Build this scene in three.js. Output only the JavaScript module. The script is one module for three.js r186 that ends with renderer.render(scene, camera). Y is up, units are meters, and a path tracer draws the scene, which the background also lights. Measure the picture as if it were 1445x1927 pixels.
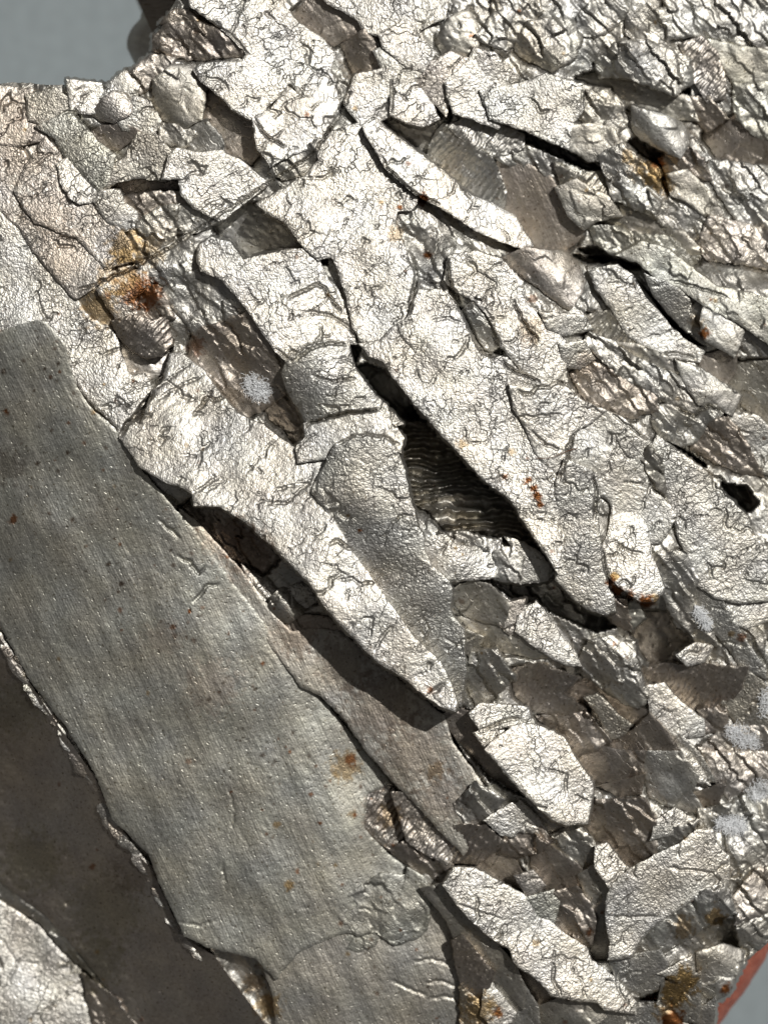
import * as THREE from 'three';

// ------------------------------------------------------------------ camera, sky, sun, exposure
// 1 unit of the specimen plan ("u") = 41.5 micrometres; the frame shows about 60 x 80 mm of broken metal.
const S = 0.06 / 1445, CX = 722.5, CY = 963.5, DIST = 3900;
const scene = new THREE.Scene();
const camera = new THREE.PerspectiveCamera(2 * Math.atan(CY / DIST) * 180 / Math.PI, 1445 / 1927, 0.01, 10);
camera.position.set(0, DIST * S, 0);
camera.up.set(0, 0, -1);
camera.lookAt(0, 0, 0);
camera.focus = (DIST - 10) * S;
camera.userData.fStop = 21;

const sunDir = new THREE.Vector3(0.38, 0.82, -0.36).normalize();
{ // a plain, slightly hazy daylight sky: pale near the horizon, bluer and dimmer overhead, a broad aureole round the sun
  const W = 128, H = 64, d = new Float32Array(W * H * 4);
  for (let j = 0; j < H; j++) for (let i = 0; i < W; i++) {
    const phi = (i + 0.5) / W * 2 * Math.PI - Math.PI, lat = (j + 0.5) / H * Math.PI - Math.PI / 2;
    const v = new THREE.Vector3(Math.cos(lat) * Math.cos(phi), Math.sin(lat), Math.cos(lat) * Math.sin(phi));
    const up = Math.max(0, v.y), hz = Math.pow(1 - up, 2.5), c = v.dot(sunDir), g = Math.exp((c - 1) * 7);
    const k = v.y < 0 ? 0.5 : 1, o = (j * W + i) * 4;
    d[o] = k * (0.052 + 0.08 * hz + 0.22 * g); d[o + 1] = k * (0.052 + 0.074 * hz + 0.21 * g); d[o + 2] = k * (0.052 + 0.068 * hz + 0.20 * g); d[o + 3] = 1;
  }
  const t = new THREE.DataTexture(d, W, H, THREE.RGBAFormat, THREE.FloatType);
  t.mapping = THREE.EquirectangularReflectionMapping; t.magFilter = t.minFilter = THREE.LinearFilter; t.needsUpdate = true;
  scene.background = t; scene.environment = t;
}
const sun = new THREE.DirectionalLight(new THREE.Color(1, 0.982, 0.945), 2.75);
sun.position.copy(sunDir).multiplyScalar(0.5); sun.castShadow = true; sun.shadow.radius = 1.5;
sun.shadow.mapSize.set(4096, 4096);
Object.assign(sun.shadow.camera, { left: -0.08, right: 0.08, top: 0.08, bottom: -0.08, near: 0.1, far: 1 });
scene.add(sun, sun.target);
const renderer = new THREE.WebGLRenderer({ antialias: true });
renderer.toneMapping = THREE.LinearToneMapping;
renderer.toneMappingExposure = 1.0;
renderer.shadowMap.enabled = true;

// ------------------------------------------------------------------ noise
let seed = 7;
const rnd = () => { seed = (seed * 1664525 + 1013904223) >>> 0; return seed / 4294967296; };
const PERM = new Uint8Array(512);
{ const p = Array.from({ length: 256 }, (_, i) => i); for (let i = 255; i > 0; i--) { const j = Math.floor(rnd() * (i + 1)); [p[i], p[j]] = [p[j], p[i]]; } for (let i = 0; i < 512; i++) PERM[i] = p[i & 255]; }
const GX = new Float32Array(256), GY = new Float32Array(256), HV = new Float32Array(256);
for (let i = 0; i < 256; i++) { const a = i * 2.399963; GX[i] = Math.cos(a); GY[i] = Math.sin(a); HV[i] = rnd(); }
function noise(x, y, per = 256) { // gradient noise, periodic over per, about -1..1
  let xi = Math.floor(x), yi = Math.floor(y); const fx = x - xi, fy = y - yi;
  xi = ((xi % per) + per) % per; yi = ((yi % per) + per) % per;
  const x1 = (xi + 1) % per, y1 = (yi + 1) % per;
  const u = fx * fx * fx * (fx * (fx * 6 - 15) + 10), v = fy * fy * fy * (fy * (fy * 6 - 15) + 10);
  const A = PERM[xi & 255], B = PERM[x1 & 255];
  const a = PERM[A + (yi & 255)], b = PERM[B + (yi & 255)], c = PERM[A + (y1 & 255)], e = PERM[B + (y1 & 255)];
  const n0 = GX[a] * fx + GY[a] * fy, n1 = GX[b] * (fx - 1) + GY[b] * fy;
  const n2 = GX[c] * fx + GY[c] * (fy - 1), n3 = GX[e] * (fx - 1) + GY[e] * (fy - 1);
  const m = n0 + u * (n1 - n0); return 1.5 * (m + v * (n2 + u * (n3 - n2) - m));
}
const fbm = (x, y, o = 3) => { let s = 0, a = 1; for (let i = 0; i < o; i++) { s += a * noise(x, y); x = x * 2.03 + 17.3; y = y * 2.03 + 5.1; a *= 0.5; } return s; };
const V = { dx: 0, dy: 0, f1: 0, f2: 0, h: 0, g: 0 };
function voro(x, y, per = 256) { // nearest cell: offset to its seed, distances to the two nearest, two hashes
  const xi = Math.floor(x), yi = Math.floor(y); V.f1 = V.f2 = 1e9;
  for (let j = -1; j <= 1; j++) for (let i = -1; i <= 1; i++) {
    const k = PERM[PERM[((xi + i) % per + per) % per & 255] + (((yi + j) % per + per) % per & 255)];
    const px = xi + i + 0.12 + 0.76 * HV[k], py = yi + j + 0.12 + 0.76 * HV[(k * 7 + 31) & 255];
    const dx = x - px, dy = y - py, d = dx * dx + dy * dy;
    if (d < V.f1) { V.f2 = V.f1; V.f1 = d; V.dx = dx; V.dy = dy; V.h = k; V.g = PERM[k + 91]; } else if (d < V.f2) V.f2 = d;
  }
  V.f1 = Math.sqrt(V.f1); V.f2 = Math.sqrt(V.f2); return V;
}
const clamp = (x, a = 0, b = 1) => Math.min(b, Math.max(a, x));
const smooth = (a, b, x) => { const t = clamp((x - a) / (b - a)); return t * t * (3 - 2 * t); };

// ------------------------------------------------------------------ procedural textures (grain and hairline relief of the metal)
function texture(N, fn, srgb) {
  const d = new Uint8Array(N * N * 4), px = [0, 0, 0];
  for (let j = 0; j < N; j++) for (let i = 0; i < N; i++) {
    fn(i / N, j / N, px); const o = (j * N + i) * 4;
    d[o] = 255 * clamp(px[0]); d[o + 1] = 255 * clamp(px[1]); d[o + 2] = 255 * clamp(px[2]); d[o + 3] = 255;
  }
  const t = new THREE.DataTexture(d, N, N); t.wrapS = t.wrapT = THREE.RepeatWrapping; t.magFilter = t.minFilter = THREE.LinearFilter;
  if (srgb) t.colorSpace = THREE.SRGBColorSpace; t.needsUpdate = true; return t;
}
const TILE = 600; // plan units per texture repeat
const crackTex = texture(1536, (x, y, p) => { // thin angular hairlines that come and go, over fine grain
  const w1 = noise(x * 40, y * 40, 40), w2 = noise(x * 40 + 7, y * 40, 40), w3 = noise(x * 110, y * 110, 110), m = noise(x * 7, y * 7 + 2, 7), m2 = noise(x * 15 + 3, y * 15, 15);
  let c = voro(x * 36 + 0.35 * w1 + 0.12 * w3, y * 60 + 0.35 * w2, 60); const l1 = smooth(0.16, 0.0, c.f2 - c.f1) * smooth(0.05, 0.6, m2);
  c = voro(x * 12 + 0.3 * w2 + 0.06 * w3, y * 24 + 0.3 * w1, 24); const l2 = smooth(0.07, 0.0, c.f2 - c.f1) * smooth(-0.1, 0.4, m);
  const grain = noise(x * 130, y * 130, 130) * 0.5 + noise(x * 210 + 2, y * 210, 210) * 0.45;
  p[0] = p[1] = p[2] = 0.70 + 0.24 * grain - 0.30 * l1 - 0.6 * l2 + 0.06 * noise(x * 60, y * 60, 60);
});
const mottleTex = texture(1024, (x, y, p) => { // pale and dull grains of the oxide skin
  const g = noise(x * 150, y * 150, 150) * 0.5 + noise(x * 90 + 5, y * 90, 90) * 0.4, c = noise(x * 9, y * 9, 9) * 0.5 + noise(x * 21, y * 21, 21) * 0.4;
  const fleck = smooth(0.52, 0.75, noise(x * 110 + 3, y * 110 + 8, 110));
  const w = 0.9 + 0.1 * g + 0.07 * c - 0.25 * fleck;
  p[0] = w; p[1] = w - 0.012 - 0.02 * fleck; p[2] = w - 0.03 - 0.05 * fleck - 0.02 * c;
}, true);
const roughTex = texture(1024, (x, y, p) => {
  const g = noise(x * 130, y * 130, 130) * 0.5 + noise(x * 200 + 5, y * 200, 200) * 0.5, c = noise(x * 12, y * 12, 12) * 0.5 + noise(x * 31, y * 31, 31) * 0.4;
  p[0] = p[1] = p[2] = 0.84 + 0.16 * g + 0.10 * c;
});
const brushTex = texture(1024, (x, y, p) => {
  const g = noise(x * 20 + 2 * noise(x * 6, y * 6, 6), y * 190, 190 * 2) * 0.4 + noise(x * 170, y * 170, 170) * 0.35 + noise(x * 60, y * 60, 60) * 0.3;
  const pit = smooth(0.55, 0.75, noise(x * 75, y * 75 + 4, 75));
  p[0] = p[1] = p[2] = 0.55 + 0.3 * g - 0.4 * pit;
});
function metal(rough, metalness, bump, tex = crackTex) {
  return new THREE.MeshStandardMaterial({ color: 0xffffff, vertexColors: true, map: mottleTex, metalness, roughness: rough, roughnessMap: roughTex, bumpMap: tex, bumpScale: bump * S });
}
const MAT = {
  p: metal(0.59, 0.95, 2.4), // bright crinkled plates
  f: metal(0.59, 0.95, 1.7), // bright plates, finer skin
  d: metal(0.61, 0.93, 1.2, brushTex), // dull oxidised plates
  e: metal(0.62, 0.94, 1.1), // duller small faces
  s: metal(0.55, 0.93, 0.8, brushTex), // smooth worn ledges
  r: metal(0.57, 0.94, 1.1), // hackly fracture
  t: metal(0.56, 0.93, 1.0, brushTex), // striated faces
};
const TINT = { w: [0.61, 0.60, 0.572], g: [0.55, 0.545, 0.52], c: [0.50, 0.50, 0.46], o: [0.50, 0.485, 0.445], b: [0.46, 0.42, 0.38], k: [0.45, 0.41, 0.37], y: [0.48, 0.43, 0.35], m: [0.55, 0.52, 0.485] }; // one metal: grey, olive, brown films; browns also paint in shade of dark facets

// ------------------------------------------------------------------ plan of the broken face: name tile dz a b style tint [curve] | outline
// dz height of the middle, a tilt across the blades (+ leans to the upper right), b tilt along them (+ leans to the lower right)
const TILES = { A: [0, 0], B: [480, 0], C: [945, 0], D: [0, 480], E: [480, 480], F: [945, 480], G: [0, 960], H: [480, 960], I: [945, 960], J: [0, 1427], K: [480, 1427], L: [945, 1427] };
const Z = 2.89;
const PLAN = `
plate 0 -48 -0.045 0.10 d c 10 twist=0.12 wall=34 flare=-0.5| -40,640 0,625 70,605 88,610 120,648 130,690 140,722 165,765 232,828 265,885 310,940 365,1000 430,1090 500,1180 575,1290 620,1335 690,1420 735,1475 690,1490 682,1560 730,1610 768,1640 772,1690 730,1745 640,1755 560,1790 520,1840 480,1800 390,1780 350,1760 300,1655 285,1610 215,1540 180,1450 130,1370 60,1280 0,1170 -40,1130
slope_face 0 -150 -0.6 0 s b -24| -60,1150 -10,1190 40,1265 110,1370 180,1470 215,1560 285,1640 340,1765 400,1800 520,1960 250,1960 230,1890 160,1800 90,1722 0,1655 -60,1620
plate 0 -235 0.186 0.02 p w| -60,1670 0,1697 75,1745 110,1790 165,1840 205,1960 -60,1960
shard 0 -225 -0.405 0 r b| 160,1838 200,1870 245,1890 285,1960 190,1960
strip_plate 0 -62 0.0124 0.05 d o| 340,960 372,985 402,1020 442,1062 472,1100 500,1138 545,1190 590,1185 640,1190 700,1240 760,1290 835,1350 850,1400 905,1475 925,1510 905,1560 872,1605 835,1570 790,1518 740,1468 690,1410 650,1352 605,1308 570,1292 530,1240 480,1175 440,1125 385,1065 358,1033
sheet 0 -112 0.0248 0.06 d o| 470,1740 560,1770 640,1745 730,1735 775,1690 800,1640 835,1680 865,1770 885,1850 905,1960 525,1960 515,1870
plate D 0 0.136 0 p w along=-300,20;-100,5;200,0| -90,-370 -60,-270 0,-247 120,-147 190,-17 250,48 300,110 410,240 480,340 580,390 632,440 650,520 690,640 720,660 790,655 830,740 740,850 720,900 655,985 640,930 590,880 530,830 450,740 390,640 370,520 340,480 250,390 180,355 0,420 -90,450
blade 0 55 0.136 0 p w along=-400,-56;140,0;450,-5| 227,821 250,792 262,805 277,778 288,738 312,716 322,668 340,665 363,684 384,701 398,722 422,753 443,778 460,788 495,802 530,830 562,850 566,870 600,850 632,838 605,895 590,925 615,960 660,1036 701,1095 743,1154 778,1202 826,1247 847,1289 858,1327 854,1336 829,1327 798,1306 757,1271 715,1247 674,1206 650,1181 618,1147 584,1095 525,1036 480,995 460,978 412,950 367,949 365,930 346,916 311,905 266,878
face 0 32 -0.05 0.1 p g 8| 632,838 660,824 688,819 715,824 740,836 757,878 767,930 778,964 781,981 795,1012 795,1036 812,1067 843,1095 850,1109 843,1147 854,1168 871,1185 871,1223 874,1264 864,1327 855,1327 845,1289 824,1247 776,1202 741,1154 699,1095 658,1036 613,960 588,925 603,895
dome E 42 0.04 0.1 p g 7| 160,640 190,580 300,500 400,475 500,490 520,580 545,640 620,740 720,840 785,912 740,915 640,848 540,850 400,880 290,910 250,830 190,740
strip E 38 0.0992 -0.06 p w| 285,930 400,890 540,860 650,855 740,925 790,1000 780,1045 700,990 600,975 450,1030 380,1090 250,1110 240,1050 290,1000
plate 0 28 0.149 0.05 p w| 374,487 378,462 398,448 432,458 455,492 500,480 540,472 575,470 600,490 612,520 640,570 662,610 668,645 640,648 600,650 575,665 550,690 515,653 480,601 455,565 419,525 381,508
plate 0 30 0.149 0.02 p w| 653,239 674,235 701,270 719,294 735,320 757,343 790,368 775,392 745,395 740,415 750,440 762,470 768,490 785,520 775,545 775,590 767,600 736,620 715,645 695,650 680,640 665,612 655,560 640,515 628,480 600,488 576,467 549,432 535,415 510,404 487,384 580,330 601,302 598,277 625,250
blade B 36 0.256 0.06 p w| 600,690 640,650 720,720 830,800 960,900 1060,980 1180,1080 1290,1120 1400,1180 1440,1240 1490,1330 1450,1340 1310,1290 1200,1240 1130,1190 1000,1110 880,1050 800,980 720,910 690,850 630,760
hollow_floor B -70 -0.203 0.1 s o| 660,630 740,600 830,630 910,650 990,620 1040,620 1020,700 980,800 950,900 830,810 720,730
striated_face B -30 -0.405 0.05 t g| 1030,690 1070,700 1200,820 1280,870 1310,950 1350,1050 1340,1120 1200,1100 1060,1000 940,890 970,780 1000,720
plate 0 -40 -0.243 0.1 d b| 920,318 945,300 997,315 1031,332 1052,367 1073,401 1097,429 1083,453 1049,474 997,480 990,465 970,420 940,394 925,370
plate 0 40 0.124 0.02 p w| 680,648 715,645 736,620 767,600 790,548 830,548 856,575 872,600 890,640 908,663 928,672 945,688 962,729 969,767 990,798 1000,826 1020,860 1049,905 1050,960 1049,990 1060,1010 1052,1045 1049,1078 1028,1040 1000,1001 980,970 964,940 912,902 871,857 826,809 802,781 774,750 736,701 722,677 695,668
lamellar_wall E -85 0.3 -0.12 t o| 740,1000 800,930 960,900 1100,1020 1250,1160 1400,1300 1500,1400 1580,1560 1500,1560 1400,1530 1250,1510 1040,1490 960,1400 880,1350 830,1230 800,1130
facet F 44 0.112 0.1 p w| 50,720 170,740 300,700 440,810 540,850 480,900 400,940 340,1050 300,1220 180,1060 130,920 70,830
facet F 26 0.062 0.12 p g| 300,1230 345,1120 500,1190 515,1290 505,1450 520,1560 555,1660 560,1800 590,1860 600,1930 560,1945 480,1920 400,1870 330,1790 300,1760 310,1600 320,1500 305,1400
plate I 22 0.136 0.02 p w| 600,-20 620,40 720,20 780,110 790,240 830,330 860,430 820,480 760,480 700,440 620,380 560,330 550,220 590,130
plate F 20 0.0434 0.06 p g| 390,960 480,900 560,860 640,890 740,980 790,1020 770,1090 760,1180 800,1270 900,1370 930,1420 880,1520 850,1560 780,1560 720,1470 640,1480 590,1330 515,1285 500,1190 350,1125
plate F 4 0.062 0.05 p g| 840,990 960,1080 1080,1160 1190,1290 1300,1400 1360,1510 1445,1620 1520,1700 1520,1860 1450,1870 1300,1890 1160,1860 1060,1790 1000,1690 990,1600 960,1540 940,1430 900,1330 870,1240 850,1100 810,1050
shard F 10 -0.285 0.2 r o| 760,1130 800,1060 850,1110 870,1240 920,1380 930,1420 870,1360 790,1260
plate F 8 0.0694 0.06 p g| 490,90 620,70 700,130 800,260 900,400 1000,490 1080,520 1060,560 900,540 760,470 700,430 600,280 530,190
plate F 40 0.0496 0.04 d c| 640,0 740,30 850,120 960,170 1110,270 1300,370 1500,510 1500,260 1300,210 1150,180 1000,60 900,-20 760,-60
chip F 34 -0.12 0.2 p g| 790,120 880,160 960,210 1010,250 1010,300 980,370 900,290 830,200
plate F 32 0.0694 0.1 d g| 1110,280 1200,340 1300,400 1280,470 1250,530 1180,490 1110,450 1090,370
plate F 20 0.062 0.12 d m 10| 20,20 130,-20 330,0 400,60 430,140 420,200 360,280 240,190 100,90
striated_face F -4 -0.217 0.1 t o| 480,340 600,310 660,370 720,430 700,490 620,450 540,420 480,390
rough_lump F 4 -0.108 0.1 r b| 390,650 500,600 620,640 700,690 820,760 830,830 700,870 590,840 500,800 430,740
rough_lump F 20 0.0149 0.1 r g| 480,440 600,490 700,560 860,640 1000,690 1060,740 1060,860 990,850 930,810 830,750 700,680 560,570 460,480
ledge F 8 -0.353 0.1 s o| 590,470 720,500 860,550 980,640 1015,695 860,640 740,565
plate F 22 0.0595 0.1 d g| 960,590 1080,640 1270,770 1240,850 1160,810 1080,800 1000,690
rough_lump F 2 -0.108 0.16 r g| 840,830 940,820 1040,880 1110,820 1190,850 1100,910 1040,1010 960,1020 860,970 830,900
rough_lump F -4 -0.297 0.14 r b| 1100,920 1220,900 1330,1060 1390,1180 1310,1170 1200,1130 1040,1050 1060,960
plate F -8 0.0186 0.12 p g| 1240,870 1380,890 1500,1010 1500,1200 1390,1150 1320,1030 1240,930
face F -30 -0.42 0.05 d o| 1240,600 1500,590 1500,970 1380,880 1300,780 1240,700
chip F -16 -0.353 0.1 d b| 1090,560 1260,520 1240,640 1180,720 1090,650
flake F 36 0.031 0.2 p g| 230,330 440,345 465,390 330,425 260,390
flake F 30 0.031 0.25 p g| 330,500 440,490 480,560 420,600 340,590
plate E 36 0.0992 0.07 p w| 1060,20 1190,-10 1330,30 1445,150 1455,260 1565,360 1675,470 1675,620 1645,690 1545,680 1465,640 1405,560 1345,490 1340,450 1280,330 1200,240 1100,190 1040,130
shard E 18 -0.0675 0.2 r g| 1120,330 1210,240 1290,340 1350,470 1300,550 1240,530 1170,430
plate E 40 0.093 0.1 p w| 1300,560 1360,575 1430,650 1545,690 1605,720 1515,760 1405,710 1340,650
plate C 30 0.0992 0.06 p g| -110,500 0,480 90,470 240,415 430,470 432,590 370,680 350,795 230,745 100,692 0,655 -60,640
plate C 10 -0.0702 0.1 r o| 440,480 560,500 640,560 660,680 600,720 500,700 430,640
plate C 20 -0.0306 0.12 d o| 352,700 470,690 590,710 620,780 560,850 480,860 370,800
plate C 18 -0.0008 0.14 r g| 540,850 640,800 720,880 830,960 850,1100 822,1165 700,1110 610,1070 575,960
knob C 42 -0.0252 0.16 r g 22| 520,340 640,240 760,230 900,270 1010,330 1020,440 930,500 800,450 660,400 540,410
ledge C -36 -0.19 0.05 s o| 440,430 560,400 760,450 1000,540 1040,640 900,625 730,590 560,520
knob C 12 -0.0702 0.16 d g 18| 720,600 870,640 980,690 1000,780 960,840 870,800 760,740 720,700
rough_lump C 20 -0.0504 0.15 r o 10| 70,240 150,130 290,110 400,130 420,210 380,310 270,370 180,330 100,290
rough_lump C 24 -0.0252 0.1 r o| -40,-40 180,-40 200,60 130,140 60,220 0,280 -40,260
rough_lump C 26 0.0095 0.16 r g| 420,100 480,30 620,-20 670,60 600,140 500,190 430,170
plate C 0 -0.0702 0.14 d c| 1110,220 1250,260 1500,300 1500,450 1370,440 1260,430 1190,340
plate C -10 -0.0752 0.1 r c| 1270,470 1500,460 1500,790 1370,720 1290,640 1270,560
face C -44 -0.466 0 d b| 1110,740 1280,640 1360,730 1500,800 1500,900 1300,890 1180,850
plate C -12 -0.0206 0.06 r g| 1130,880 1300,900 1500,920 1500,1270 1300,1220 1200,1080 1120,950
chip C 6 -0.0206 0.1 d o| 910,960 1000,940 1110,1050 1180,1170 1130,1180 1020,1090 930,1050
plate C -10 -0.0306 0.1 r g| 840,1130 930,1080 1060,1130 1120,1230 1080,1310 960,1260 850,1190
ledge C -30 -0.268 0.05 s o| 480,1130 640,1130 830,1190 960,1260 1080,1370 1000,1370 850,1280 700,1270 560,1210
plate C -24 -0.0702 0.1 r c| 490,1240 620,1250 760,1290 900,1300 1050,1400 1000,1460 850,1440 700,1410 600,1370 520,1310
knob C -6 -0.0675 0.15 t o 8| 290,900 400,960 540,950 560,1040 480,1080 400,1050 330,990
ledge C -22 -0.318 0.05 r g| -60,790 0,780 150,810 300,880 260,960 150,900 0,860 -60,850
chip C 0 -0.0405 0.12 d o| 310,1030 400,990 470,1040 560,1080 620,1160 500,1190 440,1230 370,1160
rough_lump C 20 -0.0351 0.12 r g| 690,90 900,60 1000,180 900,200 880,270 760,220 680,180
striated_face C 8 0 0.1 t m| 980,250 1080,220 1150,290 1190,420 1190,520 1120,540 1040,420
shard C -10 -0.335 0.1 r b| 1040,540 1110,540 1200,640 1110,700 1040,620
rough_lump C 8 -0.0401 0.1 r g| 880,-40 1100,-40 1500,-40 1500,290 1300,240 1110,200 1000,170 900,90
shard C -16 -0.453 0.15 r b| 990,800 1080,870 1110,960 1000,930 900,940 870,870
rough_lump C -6 -0.0202 0.1 r m| 1080,1310 1130,1190 1300,1230 1500,1290 1500,1460 1300,1420 1120,1400
plate 0 30 0.149 0.06 p w| 355,-30 360,10 429,62 467,100 457,116 380,122 367,132 381,152 405,170 443,208 481,228 500,200 521,183 546,149 563,173 587,187 594,166 618,135 629,100 598,69 560,45 532,10 525,-30
plate B 36 0.174 0.04 p w| 0,650 100,590 180,485 260,545 310,545 400,400 460,520 430,600 400,680 340,770 260,810 140,860 90,890 20,800
plate B 24 0.093 0.04 p w| 330,-60 700,-60 1060,-60 1020,90 930,130 880,160 800,130 690,190 600,170 570,100 490,55 400,10
plate B 30 0.124 0.1 p w| 690,195 800,135 880,180 900,230 960,290 920,380 830,350 760,290 710,250
strip B 22 0.0744 0.05 p g| 665,285 720,260 800,330 880,400 860,440 800,480 740,430 690,340
plate B 34 0.112 0.1 p w| 500,560 560,420 700,390 830,440 780,480 740,530 740,610 680,640 620,700 560,640
plate B 32 0.149 0.1 p w| 752,530 860,460 920,530 980,640 910,672 830,652 752,615
shard B -6 -0.27 0.1 r k| 490,250 590,180 640,230 690,340 700,380 560,410
face B 0 -0.203 0.1 d b| 225,80 330,-20 490,60 560,110 580,150 430,230 380,200
lump B 10 -0.0675 0.1 s o 10| 1000,230 1060,110 1160,60 1210,190 1190,280 1110,320 1030,280
rough_lump B 26 0.0496 0.12 r g| 1210,200 1300,90 1360,60 1345,-40 1345,-40 1445,0 1345,180 1350,250 1280,230
chip B 24 0.0992 0.14 p w| 1200,280 1290,300 1380,380 1400,420 1350,480 1250,440 1180,320
plate B 30 0.124 0.1 p w| 1050,450 1180,330 1250,450 1360,490 1340,590 1310,680 1210,640 1090,600 1060,520
plate B 22 0.062 0.1 p m| 890,460 960,360 1060,300 1140,330 1060,440 1030,600 960,520
rough_lump B -12 0.031 0.1 t g| 1070,690 1200,640 1320,690 1445,740 1445,800 1290,840 1210,800
rough_lump B -16 0.062 0.1 r g| 1290,850 1370,820 1460,830 1500,900 1420,900
rubble_chip B 12 -0.0675 0.1 r o| 100,890 330,780 340,870 260,940 160,960 90,930
hollow_floor 0 -62 -0.203 0.1 s o| 405,415 470,385 490,390 510,405 540,418 555,440 582,468 605,490 565,495 520,490 480,500 450,498 425,460
rough_lump A 10 -0.189 0.1 r b| 850,200 920,140 1080,130 1170,160 1250,200 1345,295 1230,290 1100,310 900,290 850,260
strip A 22 -0.135 0.1 r b| 890,120 960,65 1050,80 1170,152 1080,126 980,126
knob A 22 0.0248 0.12 d o 16| 850,440 940,370 1040,370 1090,430 1100,540 1080,640 1000,680 900,640 850,560
rubble_chip A 8 0.062 0.1 r m| 690,430 740,380 830,310 940,330 930,370 850,440 770,490 710,430
plate A 12 0.161 0.1 p w| 680,405 740,470 730,560 690,512 620,500 560,522 620,455
chip A 24 0.0124 0.14 p m 8| 520,620 560,560 620,512 680,522 722,560 700,610 620,650 550,640
plate A 12 0.0868 0.1 p g| 740,540 800,560 860,660 820,720 680,690 660,660
plate A 14 0.124 0.1 p w| 385,450 540,470 560,530 510,600 400,600
plate A 10 0.062 0.1 p o| 160,530 300,500 390,560 360,600 230,660 170,640
plate A 16 0.062 0.02 p c| 230,690 390,610 440,680 520,780 610,850 570,990 540,1020 470,950 370,850 310,740
shard A -12 -0.27 0.1 d b| 500,740 560,700 680,690 740,720 640,800 560,790
plate A 12 0.0372 0.12 p o| 690,870 760,740 860,760 930,850 890,970 770,950 640,972 580,1012 600,930
cleft A -50 -0.135 0.1 d b| 590,1030 640,970 770,945 860,965 990,950 950,1040 830,1060 660,1090
chip A 8 0.062 0.18 p w| 530,1090 560,1050 640,1050 660,1110 730,1160 740,1230 680,1240 600,1200 550,1130
chip A 14 0.285 0.05 p w| 330,900 370,870 440,910 545,1030 520,1080 440,1090 390,1060 350,990
plate A 24 0.155 0.08 p w| 930,850 960,820 1080,840 1200,830 1330,900 1445,1000 1320,1100 1200,1190 1060,1120 1000,1060 980,960 900,960
face A -24 -0.162 0.06 d b| 1160,490 1280,605 1390,660 1420,760 1445,800 1390,840 1340,900 1200,830 1190,760 1100,660 1130,580
chip A -14 -0.27 0.1 d g| 1000,800 1070,690 1120,670 1200,770 1200,830 1080,840
strip A 6 0.031 0.1 r o| 870,690 1000,690 1080,650 1100,680 1000,790 900,760
plate A 4 0.0992 0 p m| -60,480 160,500 150,600 220,680 240,740 100,780 -60,760
plate A 6 0.0868 0.04 p m| 90,1040 150,900 250,760 320,840 350,1000 400,1080 520,1090 545,1170 640,1240 700,1320 720,1410 580,1450 430,1290 200,1200 150,1140
plate A 4 0.062 0.02 p m| -60,765 100,780 150,900 90,1040 150,1140 200,1200 430,1300 600,1450 560,1520 410,1615 300,1490 210,1380 190,1365 120,1235 0,1135 -60,1110
rubble_chip A 0 -0.0675 0.1 r o| 720,1250 870,1140 960,1130 940,1280 870,1360 780,1420 720,1410
rough_lump A -8 -0.0675 0.12 r b| 660,1090 830,1060 1010,1060 1020,1120 880,1140 740,1220 700,1130
chip A 4 0 0.1 r g| 960,1140 1060,1120 1190,1190 1060,1250 960,1250
rough_lump A 0 0.031 0.08 r g| 870,1370 1030,1290 1050,1390 1100,1470 900,1530 800,1500 760,1450
plate D -14 -0.081 0.1 d y| 415,240 480,210 540,190 590,270 650,350 600,392 520,352 460,312
plate D 6 0.0744 0.1 p m| 548,190 580,140 700,90 790,100 800,160 700,240 730,280 730,330 660,350 600,280
rubble_chip D -6 -0.0675 0.1 r o| 640,210 720,170 850,180 880,220 740,245
knob D 0 -0.0675 0.14 t b 16| 632,370 740,340 820,370 900,350 920,480 870,530 800,545 720,500 660,430
hollow_floor D -40 0.031 0.05 s m| 630,430 700,490 760,530 850,540 910,500 890,620 790,670 710,665 670,580
shard D -4 -0.203 0.1 r k| 740,240 880,220 930,330 810,340 730,330
rough_lump D -4 -0.12 0.1 r g| 880,210 1000,120 1110,85 1210,130 1360,310 1240,370 1060,410 1000,320
rough_lump D -14 -0.36 0.1 r b| 1060,410 1240,370 1360,310 1445,400 1497,520 1567,650 1577,730 1447,820 1330,880 1250,800 1150,680 1030,560
hollow_pocket E -50 -0.135 0.1 r b| 60,800 130,755 190,745 255,810 295,900 290,1000 250,1060 180,940 100,880
rough_lump G -70 -0.135 0.05 r k| 1000,0 1060,-40 1200,-20 1300,0 1400,120 1445,180 1500,260 1420,330 1330,260 1250,265 1120,130 1040,60
shard G -60 0.25 0 p w| 1320,300 1445,400 1485,450 1540,480 1500,505 1440,430 1360,360
chip H -40 0.031 0.2 p o 10| 100,480 160,435 200,465 262,500 250,550 180,600 120,580 90,540
chip H -48 0.112 0.1 p w| 165,440 230,415 310,430 330,480 280,510 220,462
plate H -64 0.0124 0.05 d b| 200,580 400,600 480,650 350,700 280,780 240,680
shard H -80 -0.35 0.05 d k| 1040,1120 1100,1085 1190,1130 1240,1230 1330,1340 1445,1460 1480,1530 1400,1500 1300,1440 1180,1300 1080,1200
chip H -20 0.174 0.08 p w| 1185,1110 1230,1070 1350,1075 1470,1090 1480,1130 1445,1150 1330,1170 1240,1190
chip H -22 0.174 0.08 p w| 1215,1220 1300,1195 1290,1240 1260,1280
blade 0 -14 0.186 0.03 p w| 918,1410 940,1389 964,1372 986,1365 1021,1372 1059,1392 1083,1437 1111,1472 1111,1493 1104,1531 1101,1546 1066,1548 1038,1538 997,1500 966,1465 945,1441
plate H -6 0.124 0.1 p w 8| 910,200 960,160 1030,150 1080,200 1160,220 1250,210 1320,180 1310,350 1200,360 1080,372 1040,380 980,320 920,260
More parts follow.
